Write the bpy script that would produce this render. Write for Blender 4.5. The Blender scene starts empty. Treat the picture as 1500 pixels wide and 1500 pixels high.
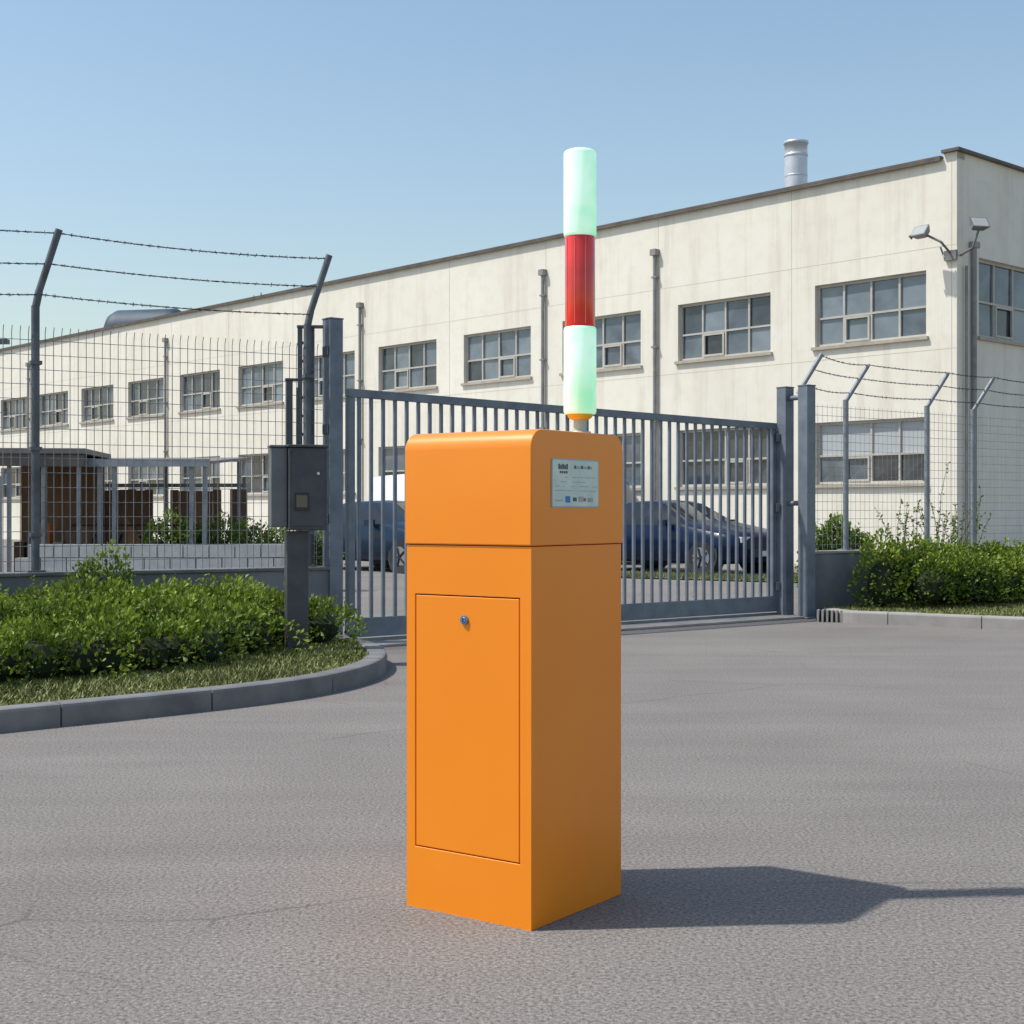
import bpy, math, random
from mathutils import Vector, Matrix
random.seed(7)
R=random.random
U=random.uniform
# ------------------------------------------------------------------ helpers
def new_mat(name, col=(.5,.5,.5), rough=.6, metal=0.0, spec=.5):
    m=bpy.data.materials.new(name); m.use_nodes=True
    b=m.node_tree.nodes['Principled BSDF']
    b.inputs['Base Color'].default_value=(*col,1)
    b.inputs['Roughness'].default_value=rough
    b.inputs['Metallic'].default_value=metal
    b.inputs['Specular IOR Level'].default_value=spec
    return m
def N(m,t,**kw):
    n=m.node_tree.nodes.new(t)
    for k,v in kw.items(): setattr(n,k,v)
    return n
def L(m,a,b): m.node_tree.links.new(a,b)
def bs(m): return m.node_tree.nodes['Principled BSDF']
def coords(m,scale=(1,1,1)):
    tc=N(m,'ShaderNodeTexCoord'); mp=N(m,'ShaderNodeMapping')
    mp.inputs['Scale'].default_value=scale
    L(m,tc.outputs['Object'],mp.inputs['Vector']); return mp.outputs['Vector']
def noise(m,vec,scale,detail=3,rough=.55,dist=0):
    n=N(m,'ShaderNodeTexNoise'); n.inputs['Scale'].default_value=scale
    n.inputs['Detail'].default_value=detail; n.inputs['Roughness'].default_value=rough
    n.inputs['Distortion'].default_value=dist
    L(m,vec,n.inputs['Vector']); return n.outputs['Fac']
def ramp(m,fac,stops):
    r=N(m,'ShaderNodeValToRGB'); e=r.color_ramp.elements
    while len(e)<len(stops): e.new(.5)
    for i,(p,c) in enumerate(stops):
        e[i].position=p; e[i].color=(*c,1) if len(c)==3 else c
    L(m,fac,r.inputs['Fac']); return r.outputs['Color']
def mix(m,fac,a,b,mode='MIX'):
    x=N(m,'ShaderNodeMix'); x.data_type='RGBA'; x.blend_type=mode
    if isinstance(fac,float): x.inputs[0].default_value=fac
    else: L(m,fac,x.inputs[0])
    for s,i in ((a,6),(b,7)):
        if isinstance(s,tuple): x.inputs[i].default_value=(*s,1)
        else: L(m,s,x.inputs[i])
    return x.outputs[2]
def bump(m,h,strength=.3,dist=.01):
    b=N(m,'ShaderNodeBump'); b.inputs['Strength'].default_value=strength
    b.inputs['Distance'].default_value=dist
    L(m,h,b.inputs['Height']); L(m,b.outputs['Normal'],bs(m).inputs['Normal'])
def noisy(name,c1,c2,scale,rough=.7,metal=0,bstr=.2,bscale=None,bdist=.005,sc=(1,1,1)):
    m=new_mat(name,c1,rough,metal)
    v=coords(m,sc); n=noise(m,v,scale,3,.6)
    L(m,ramp(m,n,[(.3,c1),(.7,c2)]),bs(m).inputs['Base Color'])
    n2=noise(m,v,bscale or scale*6,2)
    bump(m,n2,bstr,bdist); return m

class MB:
    def __init__(s): s.v=[];s.f=[];s.m=[];s.sm=[];s.mats=[]
    def mi(s,m):
        if m not in s.mats: s.mats.append(m)
        return s.mats.index(m)
    def face(s,pts,m,smooth=False):
        i=len(s.v); s.v+= [tuple(p) for p in pts]
        s.f.append(tuple(range(i,i+len(pts)))); s.m.append(s.mi(m)); s.sm.append(smooth)
    def add(s,vs,fs,m,smooth=False):
        i=len(s.v); s.v+=[tuple(p) for p in vs]; k=s.mi(m)
        for f in fs: s.f.append(tuple(i+a for a in f)); s.m.append(k); s.sm.append(smooth)
    def obox(s,o,u,n,a0,a1,b0,b1,z0,z1,m):
        o=Vector(o);u=Vector(u);n=Vector(n);w=Vector((0,0,1))
        P=[o+u*a+n*b+w*z for z in (z0,z1) for b in (b0,b1) for a in (a0,a1)]
        F=[(0,1,3,2),(4,6,7,5),(0,4,5,1),(2,3,7,6),(0,2,6,4),(1,5,7,3)]
        if u.cross(n).z>0: F=[tuple(reversed(f)) for f in F]
        s.add(P,F,m)
    def box(s,x0,x1,y0,y1,z0,z1,m):
        s.obox((0,0,0),(1,0,0),(0,1,0),x0,x1,y0,y1,z0,z1,m)
    def cyl(s,p0,p1,r,m,n=8,r1=None,caps=True,smooth=True):
        p0=Vector(p0);p1=Vector(p1);d=(p1-p0)
        if d.length<1e-6: return
        d.normalize(); a=d.orthogonal().normalized(); b=d.cross(a)
        r1=r if r1 is None else r1
        vs=[];
        for p,rr in ((p0,r),(p1,r1)):
            for i in range(n):
                t=2*math.pi*i/n; vs.append(p+(a*math.cos(t)+b*math.sin(t))*rr)
        s.add(vs,[(i,(i+1)%n,n+(i+1)%n,n+i) for i in range(n)],m,smooth)
        if caps:
            s.add(vs[:n],[tuple(reversed(range(n)))],m); s.add(vs[n:],[tuple(range(n))],m)
    def lathe(s,c,prof,m,n=32,smooth=True):
        vs=[]
        for r,z in prof:
            for i in range(n):
                t=2*math.pi*i/n; vs.append((c[0]+r*math.cos(t),c[1]+r*math.sin(t),c[2]+z))
        fs=[]
        for k in range(len(prof)-1):
            for i in range(n):
                j=(i+1)%n; fs.append((k*n+i,k*n+j,(k+1)*n+j,(k+1)*n+i))
        s.add(vs,fs,m,smooth)
    def ext(s,prof,axis,a0,a1,m,smooth=False):
        def P(p,a):
            return {'y':(p[0],a,p[1]),'x':(a,p[0],p[1]),'z':(p[0],p[1],a)}[axis]
        n=len(prof); vs=[P(p,a0) for p in prof]+[P(p,a1) for p in prof]
        s.add(vs,[(i,(i+1)%n,n+(i+1)%n,n+i) for i in range(n)],m,smooth)
        s.add(vs[:n],[tuple(reversed(range(n)))],m); s.add(vs[n:],[tuple(range(n))],m)
    def build(s,name,parent=None,bevel=0,fix=False):
        me=bpy.data.meshes.new(name); me.from_pydata(s.v,[],s.f)
        for m in s.mats: me.materials.append(m)
        me.polygons.foreach_set('material_index',s.m)
        me.polygons.foreach_set('use_smooth',s.sm); me.update()
        if fix:
            import bmesh
            bm=bmesh.new(); bm.from_mesh(me); bmesh.ops.remove_doubles(bm,verts=bm.verts,dist=1e-5)
            bmesh.ops.recalc_face_normals(bm,faces=bm.faces); bm.to_mesh(me); bm.free()
        o=bpy.data.objects.new(name,me); bpy.context.collection.objects.link(o)
        if parent: o.parent=parent
        if bevel:
            b=o.modifiers.new('bevel','BEVEL'); b.width=bevel; b.segments=3; b.limit_method='ANGLE'
            b.angle_limit=math.radians(40)
        return o
def empty(name,loc=(0,0,0),rz=0):
    e=bpy.data.objects.new(name,None); bpy.context.collection.objects.link(e)
    e.location=loc; e.rotation_euler=(0,0,rz); e.empty_display_size=.2; return e
def rrect(x0,x1,z0,z1,r,n=5,corners=(1,1,1,1)):
    pts=[]
    for (cx,cz,a0,on) in ((x1-r,z1-r,0,corners[0]),(x0+r,z1-r,90,corners[1]),(x0+r,z0+r,180,corners[2]),(x1-r,z0+r,270,corners[3])):
        if on:
            for i in range(n+1):
                a=math.radians(a0+90*i/n); pts.append((cx+r*math.cos(a),cz+r*math.sin(a)))
        else:
            a=math.radians(a0+45); pts.append((cx+r*math.copysign(1,math.cos(a)),cz+r*math.copysign(1,math.sin(a))))
    return pts

# ------------------------------------------------------------------ camera, light, sky
sc=bpy.context.scene
cam=bpy.data.cameras.new('camera'); co=bpy.data.objects.new('camera',cam); sc.collection.objects.link(co)
co.location=(0,0,1.2); co.rotation_euler=(math.radians(90),0,0)
cam.sensor_width=36; cam.lens=50.4; cam.clip_end=3000; sc.camera=co
el=math.radians(57); hx,hy=-.996,-.09
S=Vector((hx*math.cos(el),hy*math.cos(el),math.sin(el)))
sl=bpy.data.lights.new('sun','SUN'); sl.energy=4.1; sl.angle=math.radians(1.0); sl.color=(1,.965,.91)
so=bpy.data.objects.new('sun',sl); sc.collection.objects.link(so)
so.rotation_euler=S.to_track_quat('Z','Y').to_euler(); so.location=(-20,-5,30)
w=bpy.data.worlds.new('World'); sc.world=w; w.use_nodes=True
sky=w.node_tree.nodes.new('ShaderNodeTexSky'); sky.sky_type='NISHITA'; sky.sun_disc=False
sky.sun_elevation=el; sky.sun_rotation=math.atan2(hx,hy); sky.air_density=1.45; sky.dust_density=1.2; sky.ozone_density=2.2
bg=w.node_tree.nodes['Background']; bg.inputs['Strength'].default_value=.15
w.node_tree.links.new(sky.outputs[0],bg.inputs['Color'])
sc.view_settings.view_transform='Standard'; sc.view_settings.look='None'; sc.view_settings.exposure=0

# ------------------------------------------------------------------ materials
asph=new_mat('asphalt',(.2,.19,.18),.88,0,.25)
v=coords(asph)
big=noise(asph,v,.45,3,.6,.4); fine=noise(asph,v,78,3,.8)
stre=noise(asph,coords(asph,(.18,1.5,1)),1.3,4,.65,.3)
c=ramp(asph,big,[(.3,(.210,.190,.170)),(.7,(.258,.235,.211))])
c=mix(asph,1.0,c,ramp(asph,stre,[(.3,(.90,.90,.90)),(.7,(1.07,1.07,1.07))]),'MULTIPLY')
c=mix(asph,1.0,c,ramp(asph,fine,[(.32,(.38,.38,.38)),(.68,(1.5,1.5,1.5))]),'MULTIPLY')
wv=N(asph,'ShaderNodeMix'); wv.data_type='RGBA'; wv.inputs[0].default_value=.12
nz=N(asph,'ShaderNodeTexNoise'); nz.inputs['Scale'].default_value=2.2; nz.inputs['Detail'].default_value=4
L(asph,v,nz.inputs['Vector']); L(asph,v,wv.inputs[6]); L(asph,nz.outputs['Color'],wv.inputs[7])
vo=N(asph,'ShaderNodeTexVoronoi'); vo.feature='DISTANCE_TO_EDGE'; vo.inputs['Scale'].default_value=.42
L(asph,wv.outputs[2],vo.inputs['Vector'])
cr=ramp(asph,vo.outputs['Distance'],[(0.0,(1,1,1)),(.004,(0,0,0))])
cm=noise(asph,v,.9,2); cmk=ramp(asph,cm,[(.46,(0,0,0)),(.60,(.6,.6,.6))])
crk=mix(asph,1.0,cr,cmk,'MULTIPLY')
c=mix(asph,crk,c,(.07,.065,.06))
L(asph,c,bs(asph).inputs['Base Color'])
bump(asph,fine,.85,.007)

conc=noisy('kerb_concrete',(.13,.128,.125),(.23,.225,.22),3,.85,0,.5,90,.005)
conc2=noisy('kerb_concrete_light',(.28,.26,.235),(.40,.37,.34),3,.85,0,.4,90,.004)
mortar=new_mat('kerb_joint',(.05,.05,.048),.9)
wallc=noisy('low_wall_concrete',(.15,.157,.165),(.27,.27,.27),1.6,.85,0,.5,60,.005)
soil=noisy('grass_soil',(.085,.08,.03),(.15,.14,.06),9,.95,0,.8,60,.02)
fac=new_mat('cream_render',(.72,.67,.57),.85,0,.25)
v=coords(fac); v2=coords(fac,(1.5,1.5,.10))
n1=noise(fac,v,.35,3,.6); n2=noise(fac,v2,1.9,5,.65); n3=noise(fac,v,40,2); n4=noise(fac,v,2.6,4,.7)
c=ramp(fac,n1,[(.3,(.77,.72,.61)),(.7,(.84,.79,.68))])
c=mix(fac,1.0,c,ramp(fac,n2,[(.28,(.86,.845,.81)),(.50,(1,1,1))]),'MULTIPLY')
c=mix(fac,1.0,c,ramp(fac,n4,[(.3,(.94,.93,.91)),(.55,(1,1,1))]),'MULTIPLY')
L(fac,c,bs(fac).inputs['Base Color']); bump(fac,n3,.3,.006)
joint=new_mat('panel_joint',(.58,.53,.44),.9)
reveal=new_mat('window_reveal',(.66,.61,.52),.85)
frame=noisy('window_frame',(.42,.40,.35),(.52,.49,.43),5,.5,0,.05)
sillm=noisy('window_sill',(.36,.31,.25),(.46,.40,.33),4,.7,0,.1)
def glassm(name,c1,c2,rough):
    m=new_mat(name,c1,rough,0,.7); v=coords(m)
    n=noise(m,v,1.1,3,.6,.5); L(m,ramp(m,n,[(.35,c1),(.65,c2)]),bs(m).inputs['Base Color'])
    bump(m,noise(m,v,1.4,1),.15,.02); return m
gl=[glassm('window_glass',(.06,.08,.10),(.14,.175,.205),.12),glassm('window_glass_dark',(.02,.025,.035),(.06,.075,.09),.1),glassm('window_glass_grey',(.14,.175,.20),(.21,.25,.28),.2)]
blind=new_mat('window_blind',(.42,.44,.44),.6)
coping=noisy('coping_metal',(.09,.075,.06),(.15,.125,.10),3,.6,.2,.1)
roofm=noisy('roof_felt',(.09,.09,.09),(.14,.14,.14),2,.9)
pipem=noisy('downpipe_metal',(.20,.20,.19),(.30,.29,.28),4,.55,.2,.05)
steel=noisy('chimney_steel',(.55,.56,.58),(.70,.71,.73),3,.4,.5,.05)
gatem=noisy('gate_paint',(.125,.15,.18),(.20,.23,.265),5,.5,.15,.08)
gated=noisy('gate_paint_dark',(.06,.07,.085),(.11,.13,.15),5,.5,.2,.08)
galv=noisy('galvanised_steel',(.19,.21,.23),(.30,.32,.34),6,.5,.4,.05)
wirem=noisy('fence_wire',(.17,.18,.19),(.28,.29,.30),8,.55,.3,.05)
wirel=noisy('fence_wire_light',(.26,.27,.28),(.36,.37,.38),8,.55,.3,.05)
barbm=new_mat('barbed_wire',(.05,.055,.06),.5,.5)
rustpost=noisy('fence_post_paint',(.08,.088,.10),(.16,.175,.19),5,.6,.2,.1)

# ------------------------------------------------------------------ ground
g=MB(); 
g.face([(-700,-700,0),(700,-700,0),(700,900,0),(-700,900,0)],asph); g.build('asphalt_ground')

# ------------------------------------------------------------------ kerbs
def smooth_path(pts,step=.08):
    out=[]; P=[Vector((*p,0)) for p in pts]
    P=[P[0]*2-P[1]]+P+[P[-1]*2-P[-2]]
    for i in range(1,len(P)-2):
        n=max(2,int((P[i+1]-P[i]).length/step))
        for k in range(n):
            t=k/n; a,b,c_,d=P[i-1],P[i],P[i+1],P[i+2]
            out.append(.5*((2*b)+(c_-a)*t+(2*a-5*b+4*c_-d)*t*t+(3*b-a-3*c_+d)*t**3))
    out.append(P[-2]); return out
def kerb(name,path,h,wd,m,seg=11,side=1):
    mb=MB(); n=len(path)
    nor=[]
    for i in range(n):
        d=(path[min(i+1,n-1)]-path[max(i-1,0)]).normalized(); nor.append(Vector((-d.y,d.x,0))*side)
    def ring(i,ins,dz=0):
        p=path[i];q=nor[i]
        pr=[(ins,0),(ins,h-.02-dz),(ins+.006,h-.006-dz),(ins+.02,h-dz),(wd-ins-.01,h-dz),(wd-ins,h-.01-dz),(wd-ins,0)]
        return [p+q*a+Vector((0,0,z)) for a,z in pr]
    for s0 in range(0,n-1,seg):
        e=min(s0+seg,n-1); rows=[]
        ids=list(range(s0,e+1)); jz=U(-.002,.002); jo=U(-.003,.003)
        for i in ids:
            r=ring(i,0+jo+.004,jz)
            d=(path[min(i+1,n-1)]-path[max(i-1,0)]).normalized()
            if i==s0: r=[a+d*.005 for a in r]
            if i==e: r=[a-d*.005 for a in r]
            rows.append(r)
        k=7; vs=[a for r in rows for a in r]
        fs=[(a*k+b,(a+1)*k+b,(a+1)*k+b+1,a*k+b+1) for a in range(len(rows)-1) for b in range(k-1)]
        fs+= [tuple(range(k)),tuple(reversed(range((len(rows)-1)*k,len(rows)*k)))]
        mb.add(vs,fs,m)
    rows=[ring(i,.012,.008) for i in range(n)]; k=7
    mb.add([a for r in rows for a in r],[(a*k+b,(a+1)*k+b,(a+1)*k+b+1,a*k+b+1) for a in range(n-1) for b in range(k-1)],mortar)
    mb.build(name); return nor
KP=smooth_path([(-9,2.1),(-5.4,5.4),(-3.8,6.85),(-2.77,7.78),(-1.81,8.66),(-1.27,9.35),(-1.0,10.1),(-.95,10.9),(-1.1,11.7),(-1.42,12.5)])
kn=kerb('kerb',KP,.13,.15,conc,12,1)
innerL=[p+q*.14 for p,q in zip(KP,kn)]
gp=MB(); poly=[(p.x,p.y,.105) for p in innerL]+[(-1.55,12.8,.105),(-9.2,8.43,.105)]
gp.face(poly,soil); gp.build('grass_verge')
KR=smooth_path([(3.45,15.95),(3.62,15.5),(4.1,15.2),(5.14,14.5),(6.6,13.6),(9,12.2),(13,9.8)])
kr=kerb('kerb',KR,.13,.16,conc2,12,1)
innerR=[p+q*.15 for p,q in zip(KR,kr)]
gp=MB(); polyR=[(p.x,p.y,.105) for p in innerR]+[(16,26,.105),(6.75,18.85,.105),(3.5,16.3,.105)]
gp.face(polyR,soil); gp.build('grass_verge')

# vegetation --------------------------------------------------------
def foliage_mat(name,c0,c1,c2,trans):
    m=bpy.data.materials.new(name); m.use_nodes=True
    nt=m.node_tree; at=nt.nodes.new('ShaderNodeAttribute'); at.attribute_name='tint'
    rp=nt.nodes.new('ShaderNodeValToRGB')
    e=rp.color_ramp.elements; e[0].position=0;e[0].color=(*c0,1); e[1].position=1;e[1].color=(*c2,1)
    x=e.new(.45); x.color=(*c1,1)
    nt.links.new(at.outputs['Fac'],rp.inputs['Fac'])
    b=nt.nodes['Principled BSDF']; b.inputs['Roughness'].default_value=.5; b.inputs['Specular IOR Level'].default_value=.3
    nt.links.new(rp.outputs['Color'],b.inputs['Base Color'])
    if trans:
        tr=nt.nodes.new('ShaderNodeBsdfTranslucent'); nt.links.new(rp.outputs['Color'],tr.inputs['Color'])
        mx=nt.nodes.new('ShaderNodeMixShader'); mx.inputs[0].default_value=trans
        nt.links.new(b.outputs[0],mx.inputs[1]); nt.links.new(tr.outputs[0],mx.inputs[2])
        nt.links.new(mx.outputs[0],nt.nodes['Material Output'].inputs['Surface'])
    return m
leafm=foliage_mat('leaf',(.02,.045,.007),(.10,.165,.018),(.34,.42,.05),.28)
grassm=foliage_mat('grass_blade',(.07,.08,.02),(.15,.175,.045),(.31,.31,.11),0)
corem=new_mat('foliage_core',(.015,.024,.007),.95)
twigm=new_mat('twig',(.08,.055,.035),.9)
def leafmesh(name,vs,fs,tint,extra=None,mat=None):
    me=bpy.data.meshes.new(name)
    nv=len(vs); 
    if extra: ev,ef=extra
    else: ev,ef=[],[]
    me.from_pydata(vs+ev,[],fs+[tuple(nv+i for i in f) for f in ef])
    me.materials.append(mat or leafm); me.materials.append(corem)
    a=me.attributes.new('tint','FLOAT','POINT'); a.data.foreach_set('value',tint+[0.0]*len(ev))
    mi=[0]*len(fs)+[1]*len(ef); me.polygons.foreach_set('material_index',mi); me.update()
    o=bpy.data.objects.new(name,me); bpy.context.collection.objects.link(o); return o
def rdir():
    z=U(-1,1);t=U(0,6.283);r=math.sqrt(1-z*z); return Vector((r*math.cos(t),r*math.sin(t),z))
def leaf(vs,fs,tn,p,d,nrm,ln,wd,t):
    sd=d.cross(nrm)
    if sd.length<1e-3: sd=d.orthogonal()
    sd.normalize(); i=len(vs)
    fold=nrm*wd*.25
    vs.extend([tuple(p),tuple(p+d*ln*.5+sd*wd*.5+fold),tuple(p+d*ln),tuple(p+d*ln*.5-sd*wd*.5+fold)])
    fs.append((i,i+1,i+2,i+3)); tn.extend([t]*4)
def hedge(name,clumps,nl,ls,zmin,sprigs=0):
    vs=[];fs=[];tn=[]; ev=[];ef=[]
    wts=[c[3]*c[5]+c[3]*c[4] for c in clumps]
    tot=sum(wts)
    for c,wt in zip(clumps,wts):
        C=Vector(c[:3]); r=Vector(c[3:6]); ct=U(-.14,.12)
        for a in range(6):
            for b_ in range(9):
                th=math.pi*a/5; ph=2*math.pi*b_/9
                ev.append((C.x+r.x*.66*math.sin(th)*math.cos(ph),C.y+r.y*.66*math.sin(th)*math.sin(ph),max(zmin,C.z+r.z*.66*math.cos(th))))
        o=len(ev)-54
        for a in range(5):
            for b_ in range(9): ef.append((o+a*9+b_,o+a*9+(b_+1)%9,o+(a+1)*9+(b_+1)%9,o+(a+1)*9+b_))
        bumps=[(rdir(),U(.1,.38)) for _ in range(16)]
        for _ in range(int(nl*wt/tot)):
            d=rdir()
            if d.z<-.5: d.z=-d.z
            k=U(.66,1.0)
            for bd,ba in bumps: k+=ba*max(0,d.dot(bd)-.75)*3
            p=C+Vector((d.x*r.x*k,d.y*r.y*k,d.z*r.z*k))
            if p.z<zmin: p.z=zmin+R()*.05
            q=(rdir()*.8+d*.8+Vector((0,0,.35))).normalized()
            nn=(rdir()*.8+d).normalized()
            s=ls*U(.6,1.25)
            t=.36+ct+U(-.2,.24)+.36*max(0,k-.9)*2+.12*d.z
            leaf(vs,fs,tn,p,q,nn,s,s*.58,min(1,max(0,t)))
        for _ in range(int(sprigs*wt/tot)):
            d=rdir(); d.z=abs(d.z)*.8+.3; d.normalize()
            p=C+Vector((d.x*r.x,d.y*r.y,d.z*r.z)); g_=(d*.4+Vector((0,0,1))+rdir()*.35).normalized(); n_=int(U(4,10)); st=ls*.40
            for j in range(n_):
                q=(g_*.6+rdir()*.9).normalized()
                leaf(vs,fs,tn,p+g_*st*j,q,rdir(),ls*U(.5,1),ls*.45,min(1,.55+.05*j+U(-.1,.1)))
    return leafmesh(name,vs,fs,tn,(ev,ef))
cl=[]
wd_=Vector((-2.45,-1.4)).normalized()
for i in range(19):
    t=.25+i*.27
    for row in range(2):
        off=.38+row*.42+U(-.06,.06)
        bx=-1.72+wd_.x*t; by=12.72+wd_.y*t
        nx,ny=(.496,-.868)
        cx=bx+nx*off+U(-.05,.05)-.12; cy=by+ny*off
        h=U(.20,.31)
        if i<2: h*=.85
        cl.append((cx,cy,.1+h*.7,U(.24,.31),U(.24,.31),h))
cl.append((-3.2,11.25,.46,.25,.25,.36))
fd=Vector((-1.40,-1.5)).normalized()
for i in range(16):
    for row in range(4):
        bx=-2.02+fd.x*(i*.27); by=11.05+fd.y*(i*.27)
        cx=bx-.735*row*.34+U(-.05,.05); cy=by+.68*row*.34+U(-.05,.05)
        if row==3 and i<3: continue
        h=U(.20,.30) if row else U(.18,.27)
        if row==0 and i==0: h*=.85
        cl.append((cx,cy,.1+h*.7,U(.23,.30),U(.23,.30),h))
# fuller foot of the hedge, nearer the kerb
for i in range(13):
    bx=-2.05+fd.x*(.45+i*.27); by=10.78+fd.y*(.45+i*.27)
    cl.append((bx+.17+U(-.04,.04),by-.16+U(-.04,.04),.22,U(.20,.26),U(.20,.26),U(.17,.24)))
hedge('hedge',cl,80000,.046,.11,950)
cl=[]
for i in range(26):
    t=i*.30
    bx=4.25+.79*t; by=16.45+.613*t
    cl.append((bx+U(-.05,.05),by-.1+U(-.06,.06),.40+U(-.04,.05),U(.27,.34),U(.26,.34),U(.30,.40)))
    if i>0: cl.append((bx+.22,by-.45+U(-.06,.06),.33+U(-.04,.05),U(.25,.32),U(.25,.32),U(.24,.33)))
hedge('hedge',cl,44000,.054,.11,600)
cl=[(-5.2+i*.28,21.0+i*.1,.48,.26,.26,U(.42,.56)) for i in range(9)]
hedge('hedge',cl,7000,.06,.0,100)
hedge('shrub',[(4.35,19.5,.45,.33,.3,.55),(4.65,19.7,.4,.3,.3,.5)],5000,.06,0,80)
def wisp(name,c,h,n):
    vs=[];fs=[];tn=[];tw=MB()
    for i in range(n):
        p=Vector((c[0]+U(-.12,.12),c[1]+U(-.12,.12),0)); d=(Vector((U(-.35,.35),U(-.35,.35),1))).normalized()
        ln=h*U(.5,1); k=8
        for j in range(k):
            q=p+d*ln/k; tw.cyl(p,q,.007*(1-j/k)+.002,twigm,4,caps=False)
            d=(d+rdir()*.16).normalized()
            if j>2:
                for _ in range(7): leaf(vs,fs,tn,p+(q-p)*R(),(rdir()+Vector((0,0,.4))).normalized(),rdir(),U(.03,.07),.03,U(.2,.8))
            p=q
    root=empty(name); tw.build('stems',root); b_=leafmesh('leaves',vs,fs,tn); b_.parent=root
wisp('wild_shrub',(6.1,20.3),2.0,16); wisp('wild_shrub',(5.6,20.4),1.5,12); wisp('wild_shrub',(6.6,21.0),1.4,12)
def inpoly(x_,y_,P):
    c_=False; j=len(P)-1
    for i in range(len(P)):
        if (P[i][1]>y_)!=(P[j][1]>y_) and x_<(P[j][0]-P[i][0])*(y_-P[i][1])/(P[j][1]-P[i][1])+P[i][0]: c_=not c_
        j=i
    return c_
def grass(name,P,n,x0,x1,y0,y1,hh=.05,zb=.104):
    vs=[];fs=[];tn=[];k=0
    while k<n:
        x_,y_=U(x0,x1),U(y0,y1)
        if not inpoly(x_,y_,P): continue
        k+=1; a=U(0,6.28)
        pt=.5+.5*math.sin(x_*3.1+1.7*math.sin(y_*2.3))*math.sin(y_*3.7+x_)
        h=hh*U(.35,1.2)*(.6+.6*pt); w_=.006+.004*R(); ln=Vector((U(-.9,.9),U(-.9,.9),1))*h
        i=len(vs); vs.extend([(x_-math.cos(a)*w_,y_-math.sin(a)*w_,zb),(x_+math.cos(a)*w_,y_+math.sin(a)*w_,zb),(x_+ln.x,y_+ln.y,zb+ln.z)])
        fs.append((i,i+1,i+2)); tn.extend([min(1,max(.05,.75-.4*pt+U(-.3,.3)))]*3)
    leafmesh(name,vs,fs,tn,None,grassm)
grass('grass_blades',poly,42000,-4.4,-1,7,12.9,.04)
grass('grass_blades',polyR,22000,3.5,8.5,13.5,17.5,.04)

# ------------------------------------------------------------------ low walls + fences
A=Vector((-1.62,12.86,0)); Bd=Vector((-2.45,-1.4,0)).normalized(); Bn=Vector((.496,-.868,0))
lw=MB(); lw.obox(A,Bd,Bn,0,9,-.2,0,0,.68,wallc); lw.obox(A,Bd,Bn,-.01,9,-.22,.02,.68,.71,conc)
lw.build('low_wall',bevel=.006)
C0=Vector((3.42,16.35,0)); Cd=Vector((3.35,2.6,0)).normalized(); Cn=Vector((Cd.y,-Cd.x,0))
rw=MB(); rw.obox(C0,Cd,Cn,0,12,-.2,0,0,.72,wallc); rw.obox(C0,Cd,Cn,-.01,12,-.22,.02,.72,.75,conc2); rw.build('low_wall',bevel=.006)
def barbed(mb,p0,p1,sag=.03):
    p0=Vector(p0);p1=Vector(p1); ln=(p1-p0).length; n=max(4,int(ln/.045)); d=(p1-p0).normalized()
    a=d.orthogonal().normalized(); b_=d.cross(a)
    for st in range(2):
        prev=None
        for i in range(n+1):
            t=i/n; ph=i*1.57+st*math.pi
            p=p0.lerp(p1,t)-Vector((0,0,sag*4*t*(1-t)))+(a*math.cos(ph)+b_*math.sin(ph))*.0045
            if prev: mb.cyl(prev,p,.0032,barbm,4,caps=False)
            prev=p
    m_=int(ln/.07)
    for i in range(m_):
        t=(i+.5)/m_; p=p0.lerp(p1,t)-Vector((0,0,sag*4*t*(1-t)))
        for _ in range(2):
            q=rdir()*.018; mb.cyl(p-q,p+q,.0024,barbm,3,caps=False)
fl=empty('wire_fence')
pm=MB(); tsL=[.19,2.55,4.9,7.3]
for t in tsL:
    p=A+Bd*t+Bn*-.1
    pm.cyl(p+Vector((0,0,.71)),p+Vector((0,0,2.88)),.034,rustpost,10)
    top=p+Vector((.20,-.02,3.5)); mid=p+Vector((.03,0,3.0))
    pm.cyl(p+Vector((0,0,2.86)),mid,.032,rustpost,10); pm.cyl(mid,top,.03,rustpost,10)
    pm.obox(p,Bd,Bn,-.07,.07,-.07,.07,.71,.725,rustpost)
    for z in (1.0,1.7,2.4): pm.obox(p,Bd,Bn,-.045,.045,-.02,.05,z,z+.03,rustpost)
pm.build('posts',fl)
bw=MB()
for a,b_ in zip(tsL[:-1],tsL[1:]):
    pa=A+Bd*a-Bn*.1; pb=A+Bd*b_-Bn*.1
    for off,z in ((.19,3.47),(.12,3.22),(.05,2.97)):
        barbed(bw,pa+Vector((off,-.01,z)),pb+Vector((off,-.01,z)),U(.02,.05))
bw.build('barbed_wires',fl)
mm=MB(); t=0.03
while t<8.5:
    p=A+Bd*t-Bn*.1; j=U(-.006,.006)
    mm.cyl(p+Vector((j,0,.71)),p+Vector((0,0,2.66)),.0034,wirem,5,caps=False)
    mm.cyl(p+Vector((0,0,2.66)),p+Vector((.012,-.02,2.71)),.0034,wirem,5)
    t+=.066
z=.80
while z<2.66:
    mm.cyl(A+Bd*.02-Bn*.092+Vector((0,0,z)),A+Bd*8.5-Bn*.092+Vector((0,0,z)),.0028,wirem,5); z+=.12
mm.build('mesh_panel',fl)
fr=empty('wire_fence'); pm=MB(); tsR=[.72,2.28,3.25,4.6,6.2,8.0]
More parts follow.
